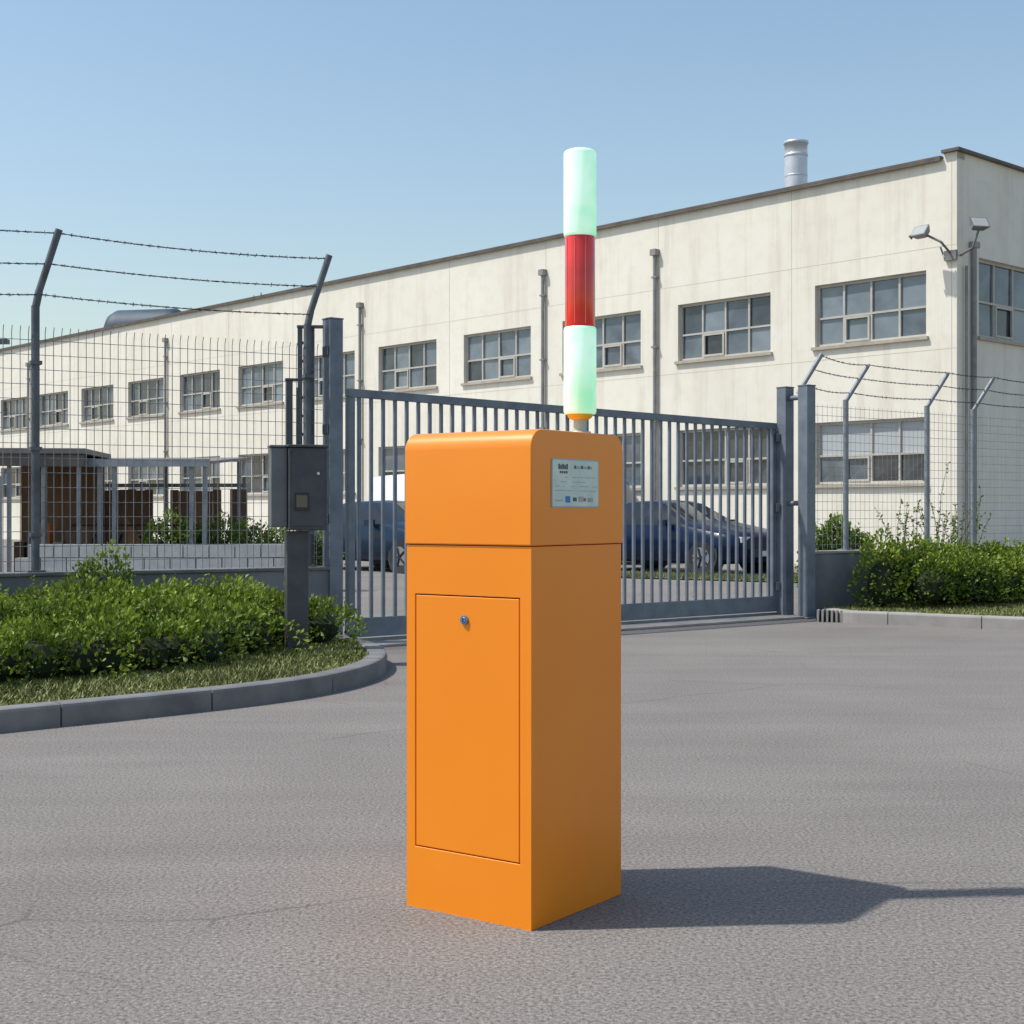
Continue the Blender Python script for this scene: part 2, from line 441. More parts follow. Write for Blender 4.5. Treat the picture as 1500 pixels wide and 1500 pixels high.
for t in tsR:
    p=C0+Cd*t-Cn*.1
    pm.cyl(p+Vector((0,0,.75)),p+Vector((0,0,2.52)),.034,galv,10)
    pm.cyl(p+Vector((0,0,2.5)),p+Vector((.26,.0,2.92)),.026,galv,10)
    pm.obox(p,Cd,Cn,-.07,.07,-.07,.07,.75,.765,galv)
p0=C0+Cd*-.12-Cn*.1
pm.cyl(p0+Vector((0,0,2.55)),p0+Vector((.27,0,3.0)),.026,galv,10)
pm.build('posts',fr); bw=MB()
tt=[-.12]+tsR
for a,b_ in zip(tt[:-1],tt[1:]):
    pa=C0+Cd*a-Cn*.1; pb=C0+Cd*b_-Cn*.1
    for k_ in (.98,.6,.2):
        za=2.52+.42*k_
        barbed(bw,pa+Vector((.26*k_,0,za+(.06 if a<0 else 0))),pb+Vector((.26*k_,0,za)),U(.01,.04))
bw.build('barbed_wires',fr)
mm=MB(); t=.05
while t<10:
    p=C0+Cd*t-Cn*.1; mm.cyl(p+Vector((0,0,.75)),p+Vector((0,0,2.45)),.0022,wirel,4,caps=False); t+=.085
z=.82
while z<2.46:
    mm.cyl(C0+Cd*.02-Cn*.094+Vector((0,0,z)),C0+Cd*10-Cn*.094+Vector((0,0,z)),.003,wirel,4); z+=.10
mm.build('mesh_panel',fr)

# ------------------------------------------------------------------ gate
G0=Vector((-1.50,13.0,0)); G1=Vector((3.04,16.5,0)); Gd=(G1-G0); GL=Gd.length; Gd.normalize(); Gn=Vector((Gd.y,-Gd.x,0))
gt=empty('sliding_gate'); mb=MB()
def zt(t): return 2.32-.10*t/GL
def rail(t0,t1,za0,zb0,za1,zb1,b0,b1,m):
    P=[]
    for t_,z0_,z1_ in ((t0,za0,zb0),(t1,za1,zb1)):
        for b_ in (b0,b1):
            for z_ in (z0_,z1_): P.append(G0+Gd*t_+Gn*b_+Vector((0,0,z_)))
    mb.add(P,[(0,1,3,2),(4,6,7,5),(0,4,5,1),(2,3,7,6),(0,2,6,4),(1,5,7,3)],m)
rail(0,GL,zt(0)-.075,zt(0),zt(GL)-.075,zt(GL),-.03,.03,gatem)
rail(0,GL,.06,.235,.06,.235,-.035,.035,gatem)
nb=44
for i in range(1,nb):
    t=GL*i/nb
    mb.obox(G0,Gd,Gn,t-.016,t+.016,-.014,.014,.236,zt(t)-.077,gatem)
for t in (.0,GL-.075): mb.obox(G0,Gd,Gn,t+.001,t+.074,-.028,.028,.236,zt(t+.037)-.078,gatem)
mb.build('gate_leaf',gt,fix=True,bevel=.003)
mb=MB()
P0=Vector((-1.615,12.92,0))
mb.obox(P0,Gd,Gn,-.068,.068,-.068,.068,0,2.93,gatem); mb.obox(P0,Gd,Gn,-.074,.074,-.074,.074,2.93,2.945,gatem)
mb.obox(P0,Gd,Gn,-.11,.11,-.11,.11,0.003,.02,gatem)
for z in (.35,1.1,1.9,2.6): mb.obox(P0,Gd,Gn,-.082,-.07,-.05,.05,z,z+.09,gated)
mb.build('gate_post',gt,bevel=.006)
mb=MB()
Q=Vector((-1.86,12.95,0))
for dx in (-.055,.055): mb.box(Q.x+dx-.02,Q.x+dx+.02,Q.y-.02,Q.y+.02,0.0,2.86,gated)
for i in range(12): mb.box(Q.x-.034,Q.x+.034,Q.y-.012,Q.y+.012,.9+i*.165,.925+i*.165,gated)
mb.box(Q.x-.08,Q.x+.26,Q.y-.03,Q.y+.03,2.86,2.885,gated)
mb.build('lattice_mast',gt,bevel=.003)
mb=MB(); 
for (x_,y_) in ((3.135,16.45),(3.33,16.2)):
    h=2.62 
    mb.obox((x_,y_,0),Gd,Gn,-.07,.07,-.07,.07,0,h,gatem); mb.obox((x_,y_,0),Gd,Gn,-.076,.076,-.076,.076,h,h+.015,gatem)
    mb.obox((x_,y_,0),Gd,Gn,-.11,.11,-.11,.11,0.003,.02,gatem)
mb.cyl((3.135,16.45,2.5),(3.33,16.2,2.5),.03,gatem); mb.cyl((3.135,16.45,1.3),(3.33,16.2,1.3),.03,gatem)
for z in (.3,1.2,2.0): mb.box(3.02,3.07,16.40,16.46,z,z+.1,gated)
mb.build('gate_posts',gt,bevel=.006)
th=MB(); th.obox(G0+Vector((0,0,.004)),Gd,Gn,-.1,GL+.1,-.05,.45,0,.02,conc2)
th.obox(G0,Gd,Gn,-.1,GL+.1,-.02,.02,.024,.045,galv); th.build('gate_track')
dg=MB()
for i in range(9): dg.obox((3.36,15.75,0),(.95,-.3,0),(.3,.95,0),i*.05,i*.05+.022,-.12,.0,.002,.13,conc2)
dg.obox((3.36,15.75,0),(.95,-.3,0),(.3,.95,0),-.02,.46,.002,.05,.002,.12,mortar)
dg.build('drain_grate')

# ------------------------------------------------------------------ control box on post
boxm=noisy('control_box_paint',(.05,.054,.06),(.085,.09,.095),5,.5,.1,.08)
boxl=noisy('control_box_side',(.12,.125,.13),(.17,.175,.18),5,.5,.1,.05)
cb=empty('control_box_on_post',(-1.70,11.3,0),math.radians(18)); mb=MB()
mb.box(-.085,.085,-.07,.07,.10,1.05,boxm); mb.box(-.11,.11,-.1,.1,.10,.125,boxm); mb.build('post',cb,bevel=.006)
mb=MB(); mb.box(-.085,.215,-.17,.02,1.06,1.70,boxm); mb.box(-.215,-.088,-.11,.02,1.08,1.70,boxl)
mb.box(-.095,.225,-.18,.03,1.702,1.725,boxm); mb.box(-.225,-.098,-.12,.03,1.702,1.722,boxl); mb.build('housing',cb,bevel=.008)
mb=MB(); mb.box(-.06,.19,-.177,-.171,1.09,1.68,boxm)
mb.box(-.045,.07,-.186,-.178,1.21,1.35,new_mat('reader_bezel',(.02,.02,.022),.3))
mb.box(-.03,.055,-.190,-.187,1.235,1.33,new_mat('reader_screen',(.14,.12,.09),.2))
mb.cyl((.14,-.177,1.5),(.14,-.195,1.5),.012,steel,10); mb.build('reader_panel',cb,bevel=.002)
mb=MB(); mb.box(-.085,-.035,-.04,.01,1.726,2.23,boxm); mb.box(.0,.03,-.03,.0,1.726,2.18,boxm); mb.box(-.09,.04,-.045,.015,2.231,2.25,boxm); mb.build('conduit_mast',cb,bevel=.003)

# ------------------------------------------------------------------ barrier cabinet
org=new_mat('orange_powder_coat',(.92,.265,.006),.34,0,.5)
v=coords(org); n=noise(org,v,2.2,2)
L(org,ramp(org,n,[(.3,(.92,.255,.004)),(.7,(.945,.272,.006))]),bs(org).inputs['Base Color'])
L(org,ramp(org,noise(org,v,5,3,.6),[(.3,(.30,.30,.30)),(.7,(.40,.40,.40))]),bs(org).inputs['Roughness'])
bump(org,noise(org,v,420,1),.06,.0006)
bs(org).inputs['Coat Weight'].default_value=.2; bs(org).inputs['Coat Roughness'].default_value=.2
dark=new_mat('gap_shadow_orange',(.12,.03,.004),.8)  # darkened orange, puts gap shade into the colour of door recess and lid seam
chrome=new_mat('lock_chrome',(.20,.38,.68),.2,.85)
W,D,HB=.490,.465,1.100
cab=empty('barrier_gate_cabinet',(.055,4.104,0),math.radians(54))
def wall(mb,o,u,nn,Ln,z0,z1,holes,depth,m,mr):
    o=Vector(o);u=Vector(u);nn=Vector(nn);w_=Vector((0,0,1))
    us=sorted({0,Ln}|{h[0] for h in holes}|{h[1] for h in holes}); zs=sorted({z0,z1}|{h[2] for h in holes}|{h[3] for h in holes})
    flip=u.cross(w_).dot(nn)<0
    def fc(p,mm_):
        mb.face(p if not flip else p[::-1],mm_)
    for a0,a1 in zip(us[:-1],us[1:]):
        for b0,b1 in zip(zs[:-1],zs[1:]):
            ca,cb_=(a0+a1)/2,(b0+b1)/2
            if any(h[0]<ca<h[1] and h[2]<cb_<h[3] for h in holes): continue
            fc([o+u*a0+w_*b0,o+u*a1+w_*b0,o+u*a1+w_*b1,o+u*a0+w_*b1],m)
    for h in holes:
        c4=[(h[0],h[2]),(h[1],h[2]),(h[1],h[3]),(h[0],h[3])]
        for i in range(4):
            p,q=c4[i],c4[(i+1)%4]
            fc([o+u*p[0]+w_*p[1],o+u*p[0]+w_*p[1]-nn*depth,o+u*q[0]+w_*q[1]-nn*depth,o+u*q[0]+w_*q[1]][::-1],mr)
mb=MB(); dh=(.040,.432,.185,.952)
wall(mb,(0,0,0),(0,1,0),(-1,0,0),D,0,HB,[dh],.012,org,org)
mb.face([(.012,dh[0],dh[2]),(.012,dh[1],dh[2]),(.012,dh[1],dh[3]),(.012,dh[0],dh[3])],dark)
mb.face([(0,0,0),(W,0,0),(W,0,HB),(0,0,HB)],org); mb.face([(W,0,0),(W,D,0),(W,D,HB),(W,0,HB)],org)
mb.face([(0,D,0),(0,D,HB),(W,D,HB),(W,D,0)],org); mb.face([(0,0,HB),(W,0,HB),(W,D,HB),(0,D,HB)],org)
mb.face([(0,0,0),(0,D,0),(W,D,0),(W,0,0)],org)
mb.build('body',cab,fix=True,bevel=.0018)
mb=MB(); mb.box(0.0005,.0115,dh[0]+.0034,dh[1]-.0034,dh[2]+.0034,dh[3]-.0034,org); mb.build('door',cab,bevel=.0025)
mb=MB(); mb.box(.006,W-.006,.006,D-.006,HB,HB+.004,dark); mb.build('seam_gasket',cab)
mb=MB(); mb.ext(rrect(-.005,W+.005,HB+.0025,1.440,.055,12,(1,1,0,0)),'y',-.004,D+.004,org,True)
ob=mb.build('lid',cab,bevel=.004,fix=True)
for p in ob.data.polygons: p.use_smooth=abs(p.normal.y)<.5
if hasattr(ob.data,'set_sharp_from_angle'): ob.data.set_sharp_from_angle(angle=math.radians(35))
mb=MB(); mb.cyl((-.001,.2406,.880),(-.006,.2406,.880),.0135,chrome,24); mb.cyl((-.006,.2406,.880),(-.010,.2406,.880),.0095,chrome,24,.008)
mb.box(-.0115,-.0101,.2396,.2416,.874,.886,new_mat('keyhole',(.02,.03,.05),.4)); mb.build('lock',cab)
plate=new_mat('plate_print',(.50,.60,.55),.3); v=coords(plate); L(plate,ramp(plate,noise(plate,v,14,3),[(.3,(.50,.62,.56)),(.7,(.68,.76,.68))]),bs(plate).inputs['Base Color'])
ink=new_mat('plate_ink',(.08,.10,.10),.5); rim=new_mat('plate_rim',(.28,.42,.50),.3,.5)
lblue=new_mat('ink_blue',(.03,.2,.5),.5); lred=new_mat('ink_red',(.5,.08,.03),.5); grey=new_mat('ink_grey',(.36,.44,.41),.5)
mb=MB(); yf=-.004
mb.ext(rrect(.094,.348,1.213,1.357,.008,4),'y',yf-.0006,yf-.002,rim)
mb.ext(rrect(.098,.344,1.217,1.353,.006,4),'y',yf-.0021,yf-.003,plate)
def tx(x0,x1,z0,z1,m): mb.box(x0,x1,yf-.0037,yf-.0031,z0,z1,m)
for x_ in range(5): tx(.128+x_*.0105,.136+x_*.0105,1.326,1.342-.003*(x_%2),ink)
for x_ in range(8): tx(.212+x_*.0125,.2215+x_*.0125,1.329,1.3365+.002*(x_%3==0),grey if x_%3 else ink)
for x_ in range(4): tx(.135+x_*.011,.143+x_*.011,1.314,1.321,ink)
for r_,z_ in enumerate((1.302,1.288,1.275,1.262)):
    x_=.112
    while x_<.325:
        l_=U(.008,.024)
        if R()>.3: tx(x_,x_+l_,z_,z_+.002,grey)
        x_+=l_+.006
tx(.165,.190,1.228,1.247,lblue); tx(.205,.225,1.232,1.243,ink); tx(.235,.262,1.230,1.246,grey); tx(.262,.275,1.232,1.242,lred); tx(.285,.315,1.230,1.243,grey); tx(.290,.300,1.233,1.240,lred)
tx(.112,.15,1.232,1.236,grey)
mb.build('rating_plate',cab,fix=True)
# illuminated boom tube standing upright
tube=empty('light_boom',(.209,4.405,0))
glow=new_mat('frosted_lit_tube',(.74,.84,.78),.25); b=bs(glow)
v=coords(glow,(1,1,.8)); nn_=noise(glow,v,9,2)
b.inputs['Emission Strength'].default_value=.52
b.inputs['Coat Weight'].default_value=.3
L(glow,ramp(glow,nn_,[(.38,(.12,.90,.28)),(.62,(.55,1,.68))]),b.inputs['Emission Color'])
red=new_mat('red_lens',(.82,.020,.008),.14,0,.5); bs(red).inputs['Coat Weight'].default_value=.7
v=coords(red); L(red,ramp(red,noise(red,v,9,2),[(.35,(.66,.012,.005)),(.65,(.86,.025,.010))]),bs(red).inputs['Base Color'])
yel=new_mat('amber_hub',(.80,.50,.03),.4); wht=new_mat('stub_white',(.42,.52,.44),.4)
redl=new_mat('red_seam_highlight',(.85,.16,.10),.2)  # lighter red strips paint the thin vertical highlights onto the red lens
def seg(z0,z1,r):
    pr=[(r*.90,z0),(r*.97,z0+.003),(r,z0+.009)]
    pr+=[(r,z1-.009),(r*.97,z1-.003),(r*.90,z1)]
    return pr
mb=MB(); mb.lathe((0,0,0),[(0,1.500)]+seg(1.500,1.768,.0505),glow,40); mb.build('lower_lens',tube)
mb=MB(); mb.lathe((0,0,0),seg(2.044,2.308,.0505)+[(.040,2.3105),(.02,2.312),(0,2.3125)],glow,40); mb.build('upper_lens',tube)
mb=MB(); mb.lathe((0,0,0),[(.045,1.762),(.0465,1.768),(.0465,2.044),(.045,2.05)],red,40)
for a in (-1.95,-1.25,-2.6,.3,1.9): mb.cyl((.0468*math.cos(a),.0468*math.sin(a),1.775),(.0468*math.cos(a),.0468*math.sin(a),2.038),.0014,redl,6)
mb.build('red_lens',tube)
mb=MB(); mb.lathe((0,0,0),[(0,1.482),(.026,1.483),(.036,1.490),(.041,1.500),(.040,1.506)],yel,32); mb.build('hub',tube)
mb=MB(); mb.cyl((0,0,1.440),(0,0,1.484),.020,wht,20); mb.lathe((0,0,1.440),[(.034,0.0005),(.034,.006),(.02,.010)],wht,24); mb.build('stub',tube)

# ------------------------------------------------------------------ factory building
fb=empty('factory_building',(9.0,29.0,0),math.atan2(-.739,.674))
HF=8.40; LB=75
cols=[.70+3.97*i for i in range(18)]
holes=[]
for s in cols:
    holes.append((s,s+2.76,4.82,6.18)); holes.append((s,s+2.76,1.80,3.16))
mb=MB(); uL=Vector((-1,0,0)); nF=Vector((0,-1,0))
wall(mb,(0,0,0),uL,nF,LB,0,HF,holes,.16,fac,reveal)
eh=[(.85,4.0,4.82,6.45),(6.2,9.4,4.82,6.45),(11.5,14.7,4.82,6.45)]
wall(mb,(0,0,0),(0,1,0),(1,0,0),25,0,HF+.1,eh,.16,fac,reveal)
mb.face([(0,25,0),(0,25,HF),(-LB,25,HF),(-LB,25,0)],fac); mb.face([(-LB,0,0),(-LB,0,HF),(-LB,25,HF),(-LB,25,0)],fac)
mb.build('walls',fb)
mb=MB()
for k in range(0,19):
    s=.70+3.97*k-.58
    if s<.1: continue
    mb.obox((0,0,0),uL,nF,s-.008,s+.008,-.01,.003,0,HF-.05,joint)
mb.obox((0,0,0),uL,nF,.0,LB,-.01,.0025,4.52,4.532,joint); mb.obox((0,0,0),uL,nF,.0,LB,-.01,.0025,6.62,6.63,joint)
mb.build('panel_joints',fb)
def window(mb,o,u,nn,h,depth,nc,kind):
    o=Vector(o);u=Vector(u);nn=Vector(nn); a0,a1,z0,z1=h; fw=.06
    B=lambda p,q,b0,b1,zz0,zz1,m: mb.obox(o,u,nn,p,q,b0,b1,zz0,zz1,m)
    d0,d1=-depth+.0,-depth+.07
    B(a0,a1,d0,d1,z0,z0+fw,frame);B(a0,a1,d0,d1,z1-fw,z1,frame)
    B(a0,a0+fw,d0,d1-.002,z0+fw,z1-fw,frame);B(a1-fw,a1,d0,d1-.002,z0+fw,z1-fw,frame)
    zm=z0+(z1-z0)*.46
    B(a0+fw,a1-fw,d0,d1-.004,zm-.022,zm+.022,frame)
    cw=(a1-a0)/nc
    for i in range(1,nc):
        x_=a0+cw*i
        B(x_-.024,x_+.024,d0,d1-.006,z0+fw,zm-.022,frame); B(x_-.024,x_+.024,d0,d1-.006,zm+.022,z1-fw,frame)
    for i in range(nc):
        for (p,q) in ((z0,zm),(zm,z1)):
            r_=R(); gm=gl[0] if r_<.6 else (gl[1] if r_<.75 else gl[2])
            if kind=='blind' and q==z1: gm=blind if R()<.85 else gl[2]
            if kind=='dark': gm=gl[1] if R()<.6 else gl[0]
            x0_,x1_=a0+cw*i+.01,a0+cw*(i+1)-.01; t1,t2=U(-.006,.006),U(-.006,.006); bb=-depth+.02
            P=[o+u*x0_+nn*(bb+t1)+Vector((0,0,p)),o+u*x1_+nn*(bb-t1)+Vector((0,0,p)),o+u*x1_+nn*(bb-t2)+Vector((0,0,q)),o+u*x0_+nn*(bb+t2)+Vector((0,0,q))]
            mb.face(P if u.cross(Vector((0,0,1))).dot(nn)>0 else P[::-1],gm)
    k=random.choice([1,2]); x0_,x1_=a0+cw*k,a0+cw*(k+1)
    for (p,q,r_,s_) in ((x0_+.03,x1_-.03,z0+fw,z0+fw+.045),(x0_+.03,x1_-.03,zm-.075,zm-.03),(x0_+.03,x0_+.075,z0+fw+.045,zm-.075),(x1_-.075,x1_-.03,z0+fw+.045,zm-.075)):
        B(p,q,d1-.03,d1+.02,r_,s_,frame)
    B(a0-.06,a1+.06,-.02,.07,z0-.07,z0-.002,sillm)
mb=MB()
for i,h in enumerate(holes):
    k='blind' if (i in (1,)) else ('dark' if i%2==1 or i>12 else '')
    window(mb,(0,0,0),uL,nF,h,.16,4,k)
for h in eh: window(mb,(0,0,0),(0,1,0),(1,0,0),h,.16,4,'')
mb.build('windows',fb)
mb=MB()
mb.face([(-LB,0,HF-.05),(0,0,HF-.05),(0,25,HF-.05),(-LB,25,HF-.05)],roofm); mb.build('roof',fb)
mb=MB()
mb.obox((0,0,0),uL,nF,.32,LB,-.35,.11,HF,HF+.05,coping)
mb.obox((0,0,0),uL,nF,.32,LB,.06,.108,HF-.045,HF-.001,coping)
mb.box(-.30,.10,-.10,25.1,HF+.10,HF+.16,coping); mb.box(-.30,0,0.001,.3,HF-.04,HF+.10,fac)
mb.build('coping',fb)
mb=MB()
for s in (8.11,12.07,20.18,32.2,44.1,56):
    mb.cyl((-s,-.075,0),(-s,-.075,7.45),.047,pipem,10); mb.box(-s-.09,-s+.09,-.16,-.002,7.45,7.60,pipem)
    for z in (1.2,3.4,5.2,6.9): mb.box(-s-.075,-s+.075,-.13,-.002,z,z+.04,pipem)
mb.cyl((.07,.55,0),(.07,.55,6.6),.055,pipem,10); mb.cyl((.07,.25,0),(.07,.25,6.2),.03,pipem,8)
mb.box(.002,.14,.45,.66,6.6,6.72,pipem)
mb.build('downpipes',fb)
fm=noisy('floodlight_body',(.16,.16,.155),(.25,.24,.235),5,.5,.3,.05); lens=new_mat('floodlight_glass',(.4,.42,.4),.15)
mb=MB(); cn=Vector((-.12,-.05,6.45))
mb.cyl(cn,cn+Vector((0,-.35,.18)),.025,fm); mb.cyl(cn+Vector((0,-.35,.18)),cn+Vector((-.28,-.45,.35)),.025,fm)
mb.cyl((.02,.1,6.4),(.35,.0,6.5),.025,fm); mb.cyl((.35,0,6.5),(.52,-.05,6.85),.025,fm); mb.box(-.25,.02,-.08,-.002,6.3,6.5,fm)
mb.cyl(cn+Vector((-.1,-.2,.1)),cn+Vector((.05,-.3,-.15)),.02,fm)
mb.build('floodlight_bracket',fb)
def flood(p,rx,rz):
    mb=MB()
    vs=[(-.19,-.03,-.13),(.19,-.03,-.13),(.19,-.03,.13),(-.19,-.03,.13),(-.12,.13,-.08),(.12,.13,-.08),(.12,.13,.08),(-.12,.13,.08)]
    mb.add(vs,[(4,5,6,7),(0,4,7,3),(1,2,6,5),(0,1,5,4),(3,7,6,2)],fm); mb.add([(-.17,-.034,-.11),(.17,-.034,-.11),(.17,-.034,.11),(-.17,-.034,.11),],[(0,1,2,3)],lens)
    mb.add(vs[:4],[(0,3,2,1)],fm)
    mb.box(-.2,-.18,-.05,.05,-.14,-.1,fm)
    o=mb.build('floodlight',fb); o.location=p; o.rotation_euler=(rx,0,rz)
flood((-.50,-.55,6.88),math.radians(-35),math.radians(-10)); flood((.55,-.1,6.95),math.radians(-35),math.radians(60))
ch=MB(); ch.lathe((7.13,36,0),[(.285,8.2),(.285,10.12)],steel,32); ch.lathe((7.13,36,0),[(.285,10.10),(.30,10.12),(.30,10.17),(.285,10.18)],steel,32)
ch.lathe((7.13,36,0),[(.285,10.17),(.285,10.42),(.31,10.43),(.31,10.49),(.28,10.50),(.26,10.42)],steel,32); ch.lathe((7.13,36,0),[(.27,10.40),(0,10.40)],coping,32)
for z in (8.9,9.6): ch.lathe((7.13,36,0),[(.286,z),(.291,z+.01),(.291,z+.04),(.286,z+.05)],steel,32)
ch.box(6.8,7.46,35.65,36.35,8.2,8.55,coping)
ch.build('chimney')
tk=empty('rooftop_tank',(-15.7,62,0),math.radians(-12)); tm=noisy('tank_paint',(.02,.045,.07),(.04,.075,.11),2,.6,0)
mb=MB(); vs=[]; nx_=14; na=14
for i in range(nx_+1):
    x_=-1.85+3.7*i/nx_; e_=abs(x_)/1.85; k=1.0 if e_<.72 else math.sqrt(max(.12,1-((e_-.72)/.30)**2))
    for j in range(na+1):
        a=math.pi*j/na; vs.append((x_,-1.1*math.cos(a)*(.6+.4*k),8.6+1.35*math.sin(a)**.7*k if 0<j<na else 8.25))
mb.add(vs,[(i*(na+1)+j,(i+1)*(na+1)+j,(i+1)*(na+1)+j+1,i*(na+1)+j+1) for i in range(nx_) for j in range(na)],tm,True)
mb.face(vs[:na+1],tm); mb.face(vs[-(na+1):],tm)
mb.build('shell',tk,fix=True)
mb=MB(); 
for k in range(5): mb.cyl((-9.0+k*.25,50,8.3),(-9.0+k*.25,50,8.75+.1*(k%2)),.02,coping,5)
mb.cyl((-9.0,50,8.7),(-8.0,50,8.7),.02,coping,5); mb.build('roof_antenna')

# ------------------------------------------------------------------ vehicles
tyre=new_mat('tyre',(.02,.02,.02),.85); hub=new_mat('wheel_alloy',(.3,.31,.32),.35,.6); cglass=new_mat('car_glass',(.012,.016,.02),.05,0,.5)
trim=new_mat('car_trim',(.02,.02,.022),.6); hl=new_mat('headlamp',(.55,.57,.6),.1); tl=new_mat('tail_lamp',(.3,.01,.01),.2)
def car(name,loc,rz,paint,van=False):
    e=empty(name,loc,rz); mb=MB()
    if not van:
        st=[(-2.22,.66,.40,.66,.70,.55,0),(-2.12,.82,.26,.74,.79,.70,0),(-1.7,.88,.20,.80,.87,.78,0),(-1.05,.90,.20,.90,.98,.80,0),(-.85,.90,.20,.92,1.02,.78,0),
            (-.18,.90,.20,.94,1.37,.62,1),(.1,.90,.20,.94,1.42,.60,1),(.16,.90,.20,.95,1.425,.60,2),(.8,.90,.20,.95,1.41,.60,1),(.86,.90,.20,.95,1.405,.60,2),(1.35,.89,.20,.96,1.33,.58,1),(1.8,.88,.22,.95,1.06,.70,1),(2.08,.85,.28,.92,.98,.72,0),(2.22,.74,.38,.80,.86,.62,0)]
        wx=(-1.38,1.36); wr=.32
    else:
        st=[(-2.45,.75,.40,.80,.85,.65,0),(-2.35,.90,.28,.92,.98,.75,0),(-1.85,.96,.24,1.05,1.18,.82,0),(-1.65,.97,.24,1.10,1.25,.82,0),(-1.1,.97,.24,1.15,1.95,.76,1),(-.8,.97,.24,1.15,2.12,.76,1),(-.1,.97,.24,1.15,2.2,.76,1),(0,.97,.24,1.15,2.2,.76,2),(1.0,.97,.24,1.15,2.2,.76,2),(2.3,.96,.24,1.15,2.16,.76,2),(2.45,.92,.30,1.1,2.05,.74,2)]
        wx=(-1.6,1.55); wr=.35
    rings=[]
    for x_,w_,zb,bz,tz,tw,_ in st:
        half=[(w_*.80,zb),(w_*.97,zb+.10),(w_,(zb+bz)/2+.05),(w_*.975,bz),(tw+ (0.02),tz-.045),(tw-.08,tz),(0,tz+.02)]
        rings.append([(x_,y_,z_) for y_,z_ in half]+[(x_,-y_,z_) for y_,z_ in reversed(half[:-1])])
    k=13
    for i in range(len(st)-1):
        f0,f1=st[i][6],st[i+1][6]
        for j in range(k):
            j2=(j+1)%k; m=paint
            cabin=(f1>=1 and (f0>=1 or st[i+1][4]-st[i][4]>.2))
            slope=abs(st[i+1][4]-st[i][4])/(st[i+1][0]-st[i][0])
            if j in (3,8) and cabin and not (f0==1 and f1==2 and not van) and not (van and i>=6): m=cglass
            if j in (4,5,6,7) and slope>.42 and st[i+1][4]>1.05 and f1>=1: m=cglass
            if j in (4,5,6,7) and (not van) and i==10: m=cglass
            mb.face([rings[i][j],rings[i][j2],rings[i+1][j2],rings[i+1][j]],m,True)
    mb.face(rings[0],paint); mb.face(rings[-1][::-1],paint)
    mb.build('bodyshell',e,fix=True)
    mb=MB()
    for x_ in wx:
        for s_ in (-1,1):
            hw=.90 if not van else .97
            mb.cyl((x_,s_*(hw-.25),wr+.0),(x_,s_*(hw-.005),wr+.03),wr+.06,trim,24)
            mb.cyl((x_,s_*(hw-.22),wr),(x_,s_*(hw+.012),wr),wr,tyre,28); mb.cyl((x_,s_*(hw+.012),wr),(x_,s_*(hw+.018),wr),wr*.64,hub,20)
            for q in range(5):
                a=q*1.257; mb.cyl((x_,s_*(hw+.022),wr),(x_+math.cos(a)*wr*.58,s_*(hw+.022),wr+math.sin(a)*wr*.58),.022,tyre,5)
    mb.build('wheels',e)
    mb=MB(); xf=st[1][0]-.06; xr=st[-2][0]+.08; ww=st[1][1]
    for s_ in (-1,1):
        mb.box(xf-.03,xf+.12,s_*ww*.72-.13,s_*ww*.72+.13,.62,.73,hl) ; mb.box(xr-.10,xr+.03,s_*ww*.75-.12,s_*ww*.75+.12,.72,.86,tl)
        mb.box(-.62 if not van else -1.25,-.42 if not van else -1.1,s_*1.0-.07,s_*1.0+.07,.93,1.05,paint)
    mb.box(xf-.09,xf,-.5,.5,.34,.50,trim); mb.box(xf-.105,xf-.09,-.26,.26,.36,.46,hl); mb.box(xr,xr+.07,-.26,.26,.5,.6,hl)
    mb.build('lamps_and_trim',e,bevel=.01)
pb=new_mat('car_paint_blue',(.004,.014,.05),.28,0,.2); bs(pb).inputs['Coat Weight'].default_value=.1
pd=new_mat('car_paint_teal',(.006,.024,.055),.28,0,.2); bs(pd).inputs['Coat Weight'].default_value=.1
pw=new_mat('car_paint_white',(.72,.73,.74),.3); bs(pw).inputs['Coat Weight'].default_value=.6
ar=math.atan2(.739,-.674)
car('parked_car',(3.35,29.0,0),ar,pb); car('parked_car',(-2.45,29.6,0),ar,pd)
car('parked_van',(-1.6,37.3,0),ar,pw,True); car('parked_van',(1.45,34.6,0),ar,pw,True)
st=MB(); st.face([(1.0,26.6,.02),(5.6,23.6,.02),(6.2,24.8,.02),(1.6,27.6,.02)],soil); st.build('grass_strip')
grass('grass_blades',[(1.0,26.6),(5.6,23.6),(6.2,24.8),(1.6,27.6)],7000,1,6.2,23.6,27.6,.10,.018)

# ------------------------------------------------------------------ sheds behind left fence
brown=noisy('weathered_wood',(.14,.075,.04),(.26,.155,.095),3,.85,0,.3,30,.01,(1,1,.2))
corr=noisy('white_cladding',(.5,.5,.48),(.62,.61,.58),2,.6)
roofp=noisy('shelter_roof_sheet',(.16,.14,.13),(.26,.23,.21),3,.6,.1)
sh=empty('storage_shed',(-7.6,21.5,0),math.radians(6)); mb=MB()
mb.box(-1.6,1.35,-1.0,1.2,2.04,2.12,roofp); mb.box(.0,1.25,1.0,1.08,0,2.02,brown)
for i in range(14): mb.box(-1.5+i*.12,-1.41+i*.12,-.92,-.86,0,1.72,corr)
mb.box(-1.5,.16,-.858,-.84,0,1.72,corr); mb.box(-1.58,1.33,-.95,-.90,1.86,2.03,coping)
for x_ in (-1.5,.22,.7,1.2): mb.box(x_,x_+.06,-.835,-.79,0,2.03,galv); mb.box(x_,x_+.06,1.09,1.14,0,2.03,galv)
mats_=[brown,conc,new_mat('orange_tarp',(.55,.16,.03),.7),conc2,brown,brown]
for i in range(6): mb.box(0.1+i*.19,.25+i*.19,.1,.4,0,.75+.14*(i%3),mats_[i])
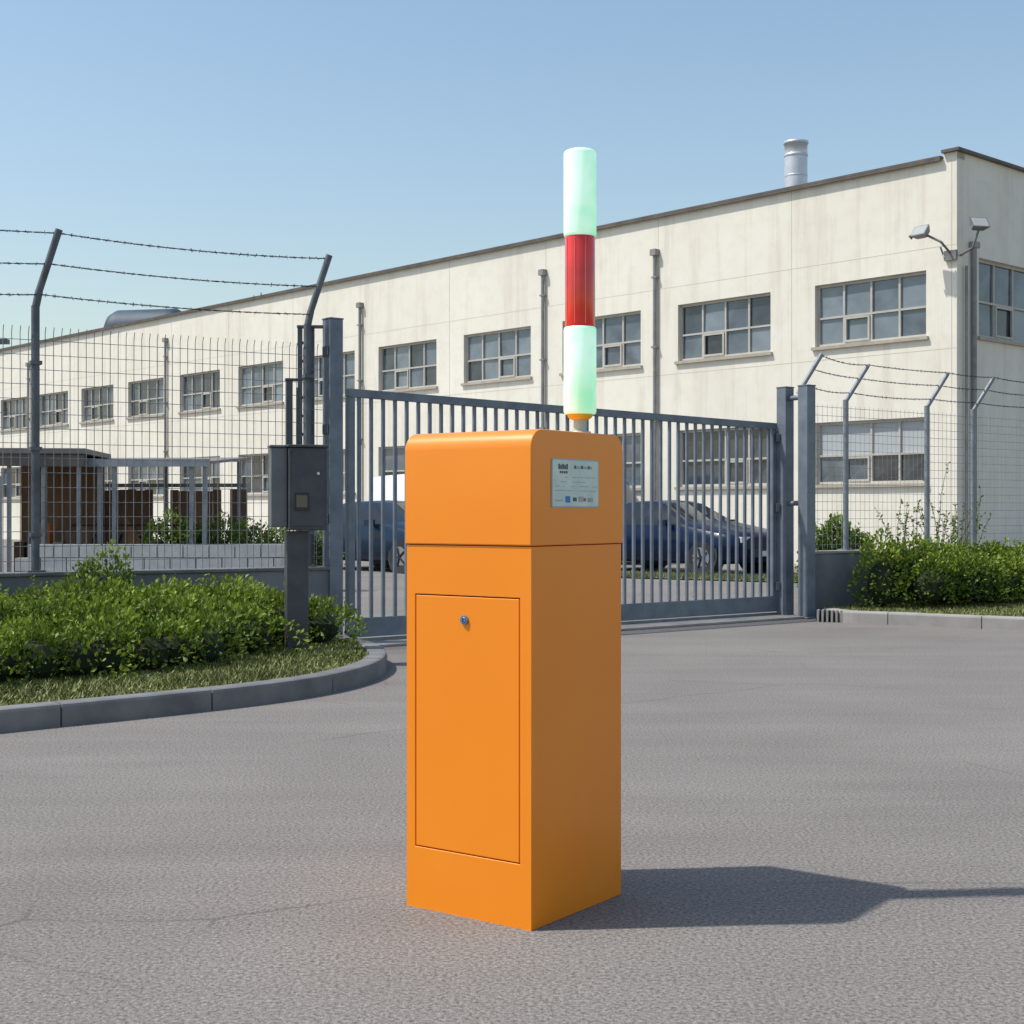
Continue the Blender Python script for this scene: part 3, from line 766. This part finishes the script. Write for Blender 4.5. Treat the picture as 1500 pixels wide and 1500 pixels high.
mb.build('shed_parts',sh,bevel=.008)
bsh=empty('bike_shelter',(-5.55,22,0),math.radians(-4)); mb=MB()
mb.ext([(-1.1,1.90),(1.2,2.04),(1.2,2.08),(-1.1,1.94)],'x',-1.35,1.25,roofp); mb.box(-1.35,1.25,-1.13,-1.102,1.86,1.97,galv)
for x_ in (-1.25,-.42,-.2,.95,1.15): mb.box(x_-.028,x_+.028,-1.05,-.99,0,1.90,galv)
for x_ in (-1.25,-.1,1.1): mb.box(x_-.028,x_+.028,1.05,1.11,0,2.03,galv)
for i in range(18):
    if i in (7,8,15): continue
    mb.box(-1.3+i*.14,-1.17+i*.14,1.12,1.15,0.1,1.55+U(-.02,.02),brown)
mb.box(-1.3,1.2,1.152,1.175,1.6,1.66,galv); mb.box(-1.3,1.2,1.152,1.175,.5,.56,galv)
for i in range(5):
    x_=-.9+i*.42
    for s_ in (-.45,.45):
        for q in range(16):
            a0,a1=q*math.pi/8,(q+1)*math.pi/8
            mb.cyl((x_,s_+.3*math.cos(a0),.33+.3*math.sin(a0)),(x_,s_+.3*math.cos(a1),.33+.3*math.sin(a1)),.02,tyre,4,caps=False)
    mb.cyl((x_,-.45,.33),(x_,.1,.85),.02,pd,5); mb.cyl((x_,.45,.33),(x_,-.3,.85),.02,pd,5); mb.cyl((x_-.2,-.35,1.0),(x_+.2,-.35,1.0),.015,trim,5)
mb.build('shelter_parts',bsh)
bwl=MB(); bm_=noisy('white_block',(.42,.42,.40),(.56,.55,.52),6,.8)
for r_ in range(4):
    for i in range(11): bwl.box(-6.9+i*.36+(.18 if r_%2 else 0),-6.9+i*.36+.345+(.18 if r_%2 else 0),19.9,20.05,r_*.19,r_*.19+.18,bm_)
bwl.build('block_wall')
sl_=MB(); sl_.cyl((-9.6,25,0),(-9.6,25,4.05),.05,rustpost,10,.035); sl_.cyl((-9.6,25,4.05),(-9.0,24.9,4.15),.025,rustpost,8); sl_.box(-9.05,-8.75,24.82,24.98,4.12,4.2,gated); sl_.build('street_lamp')
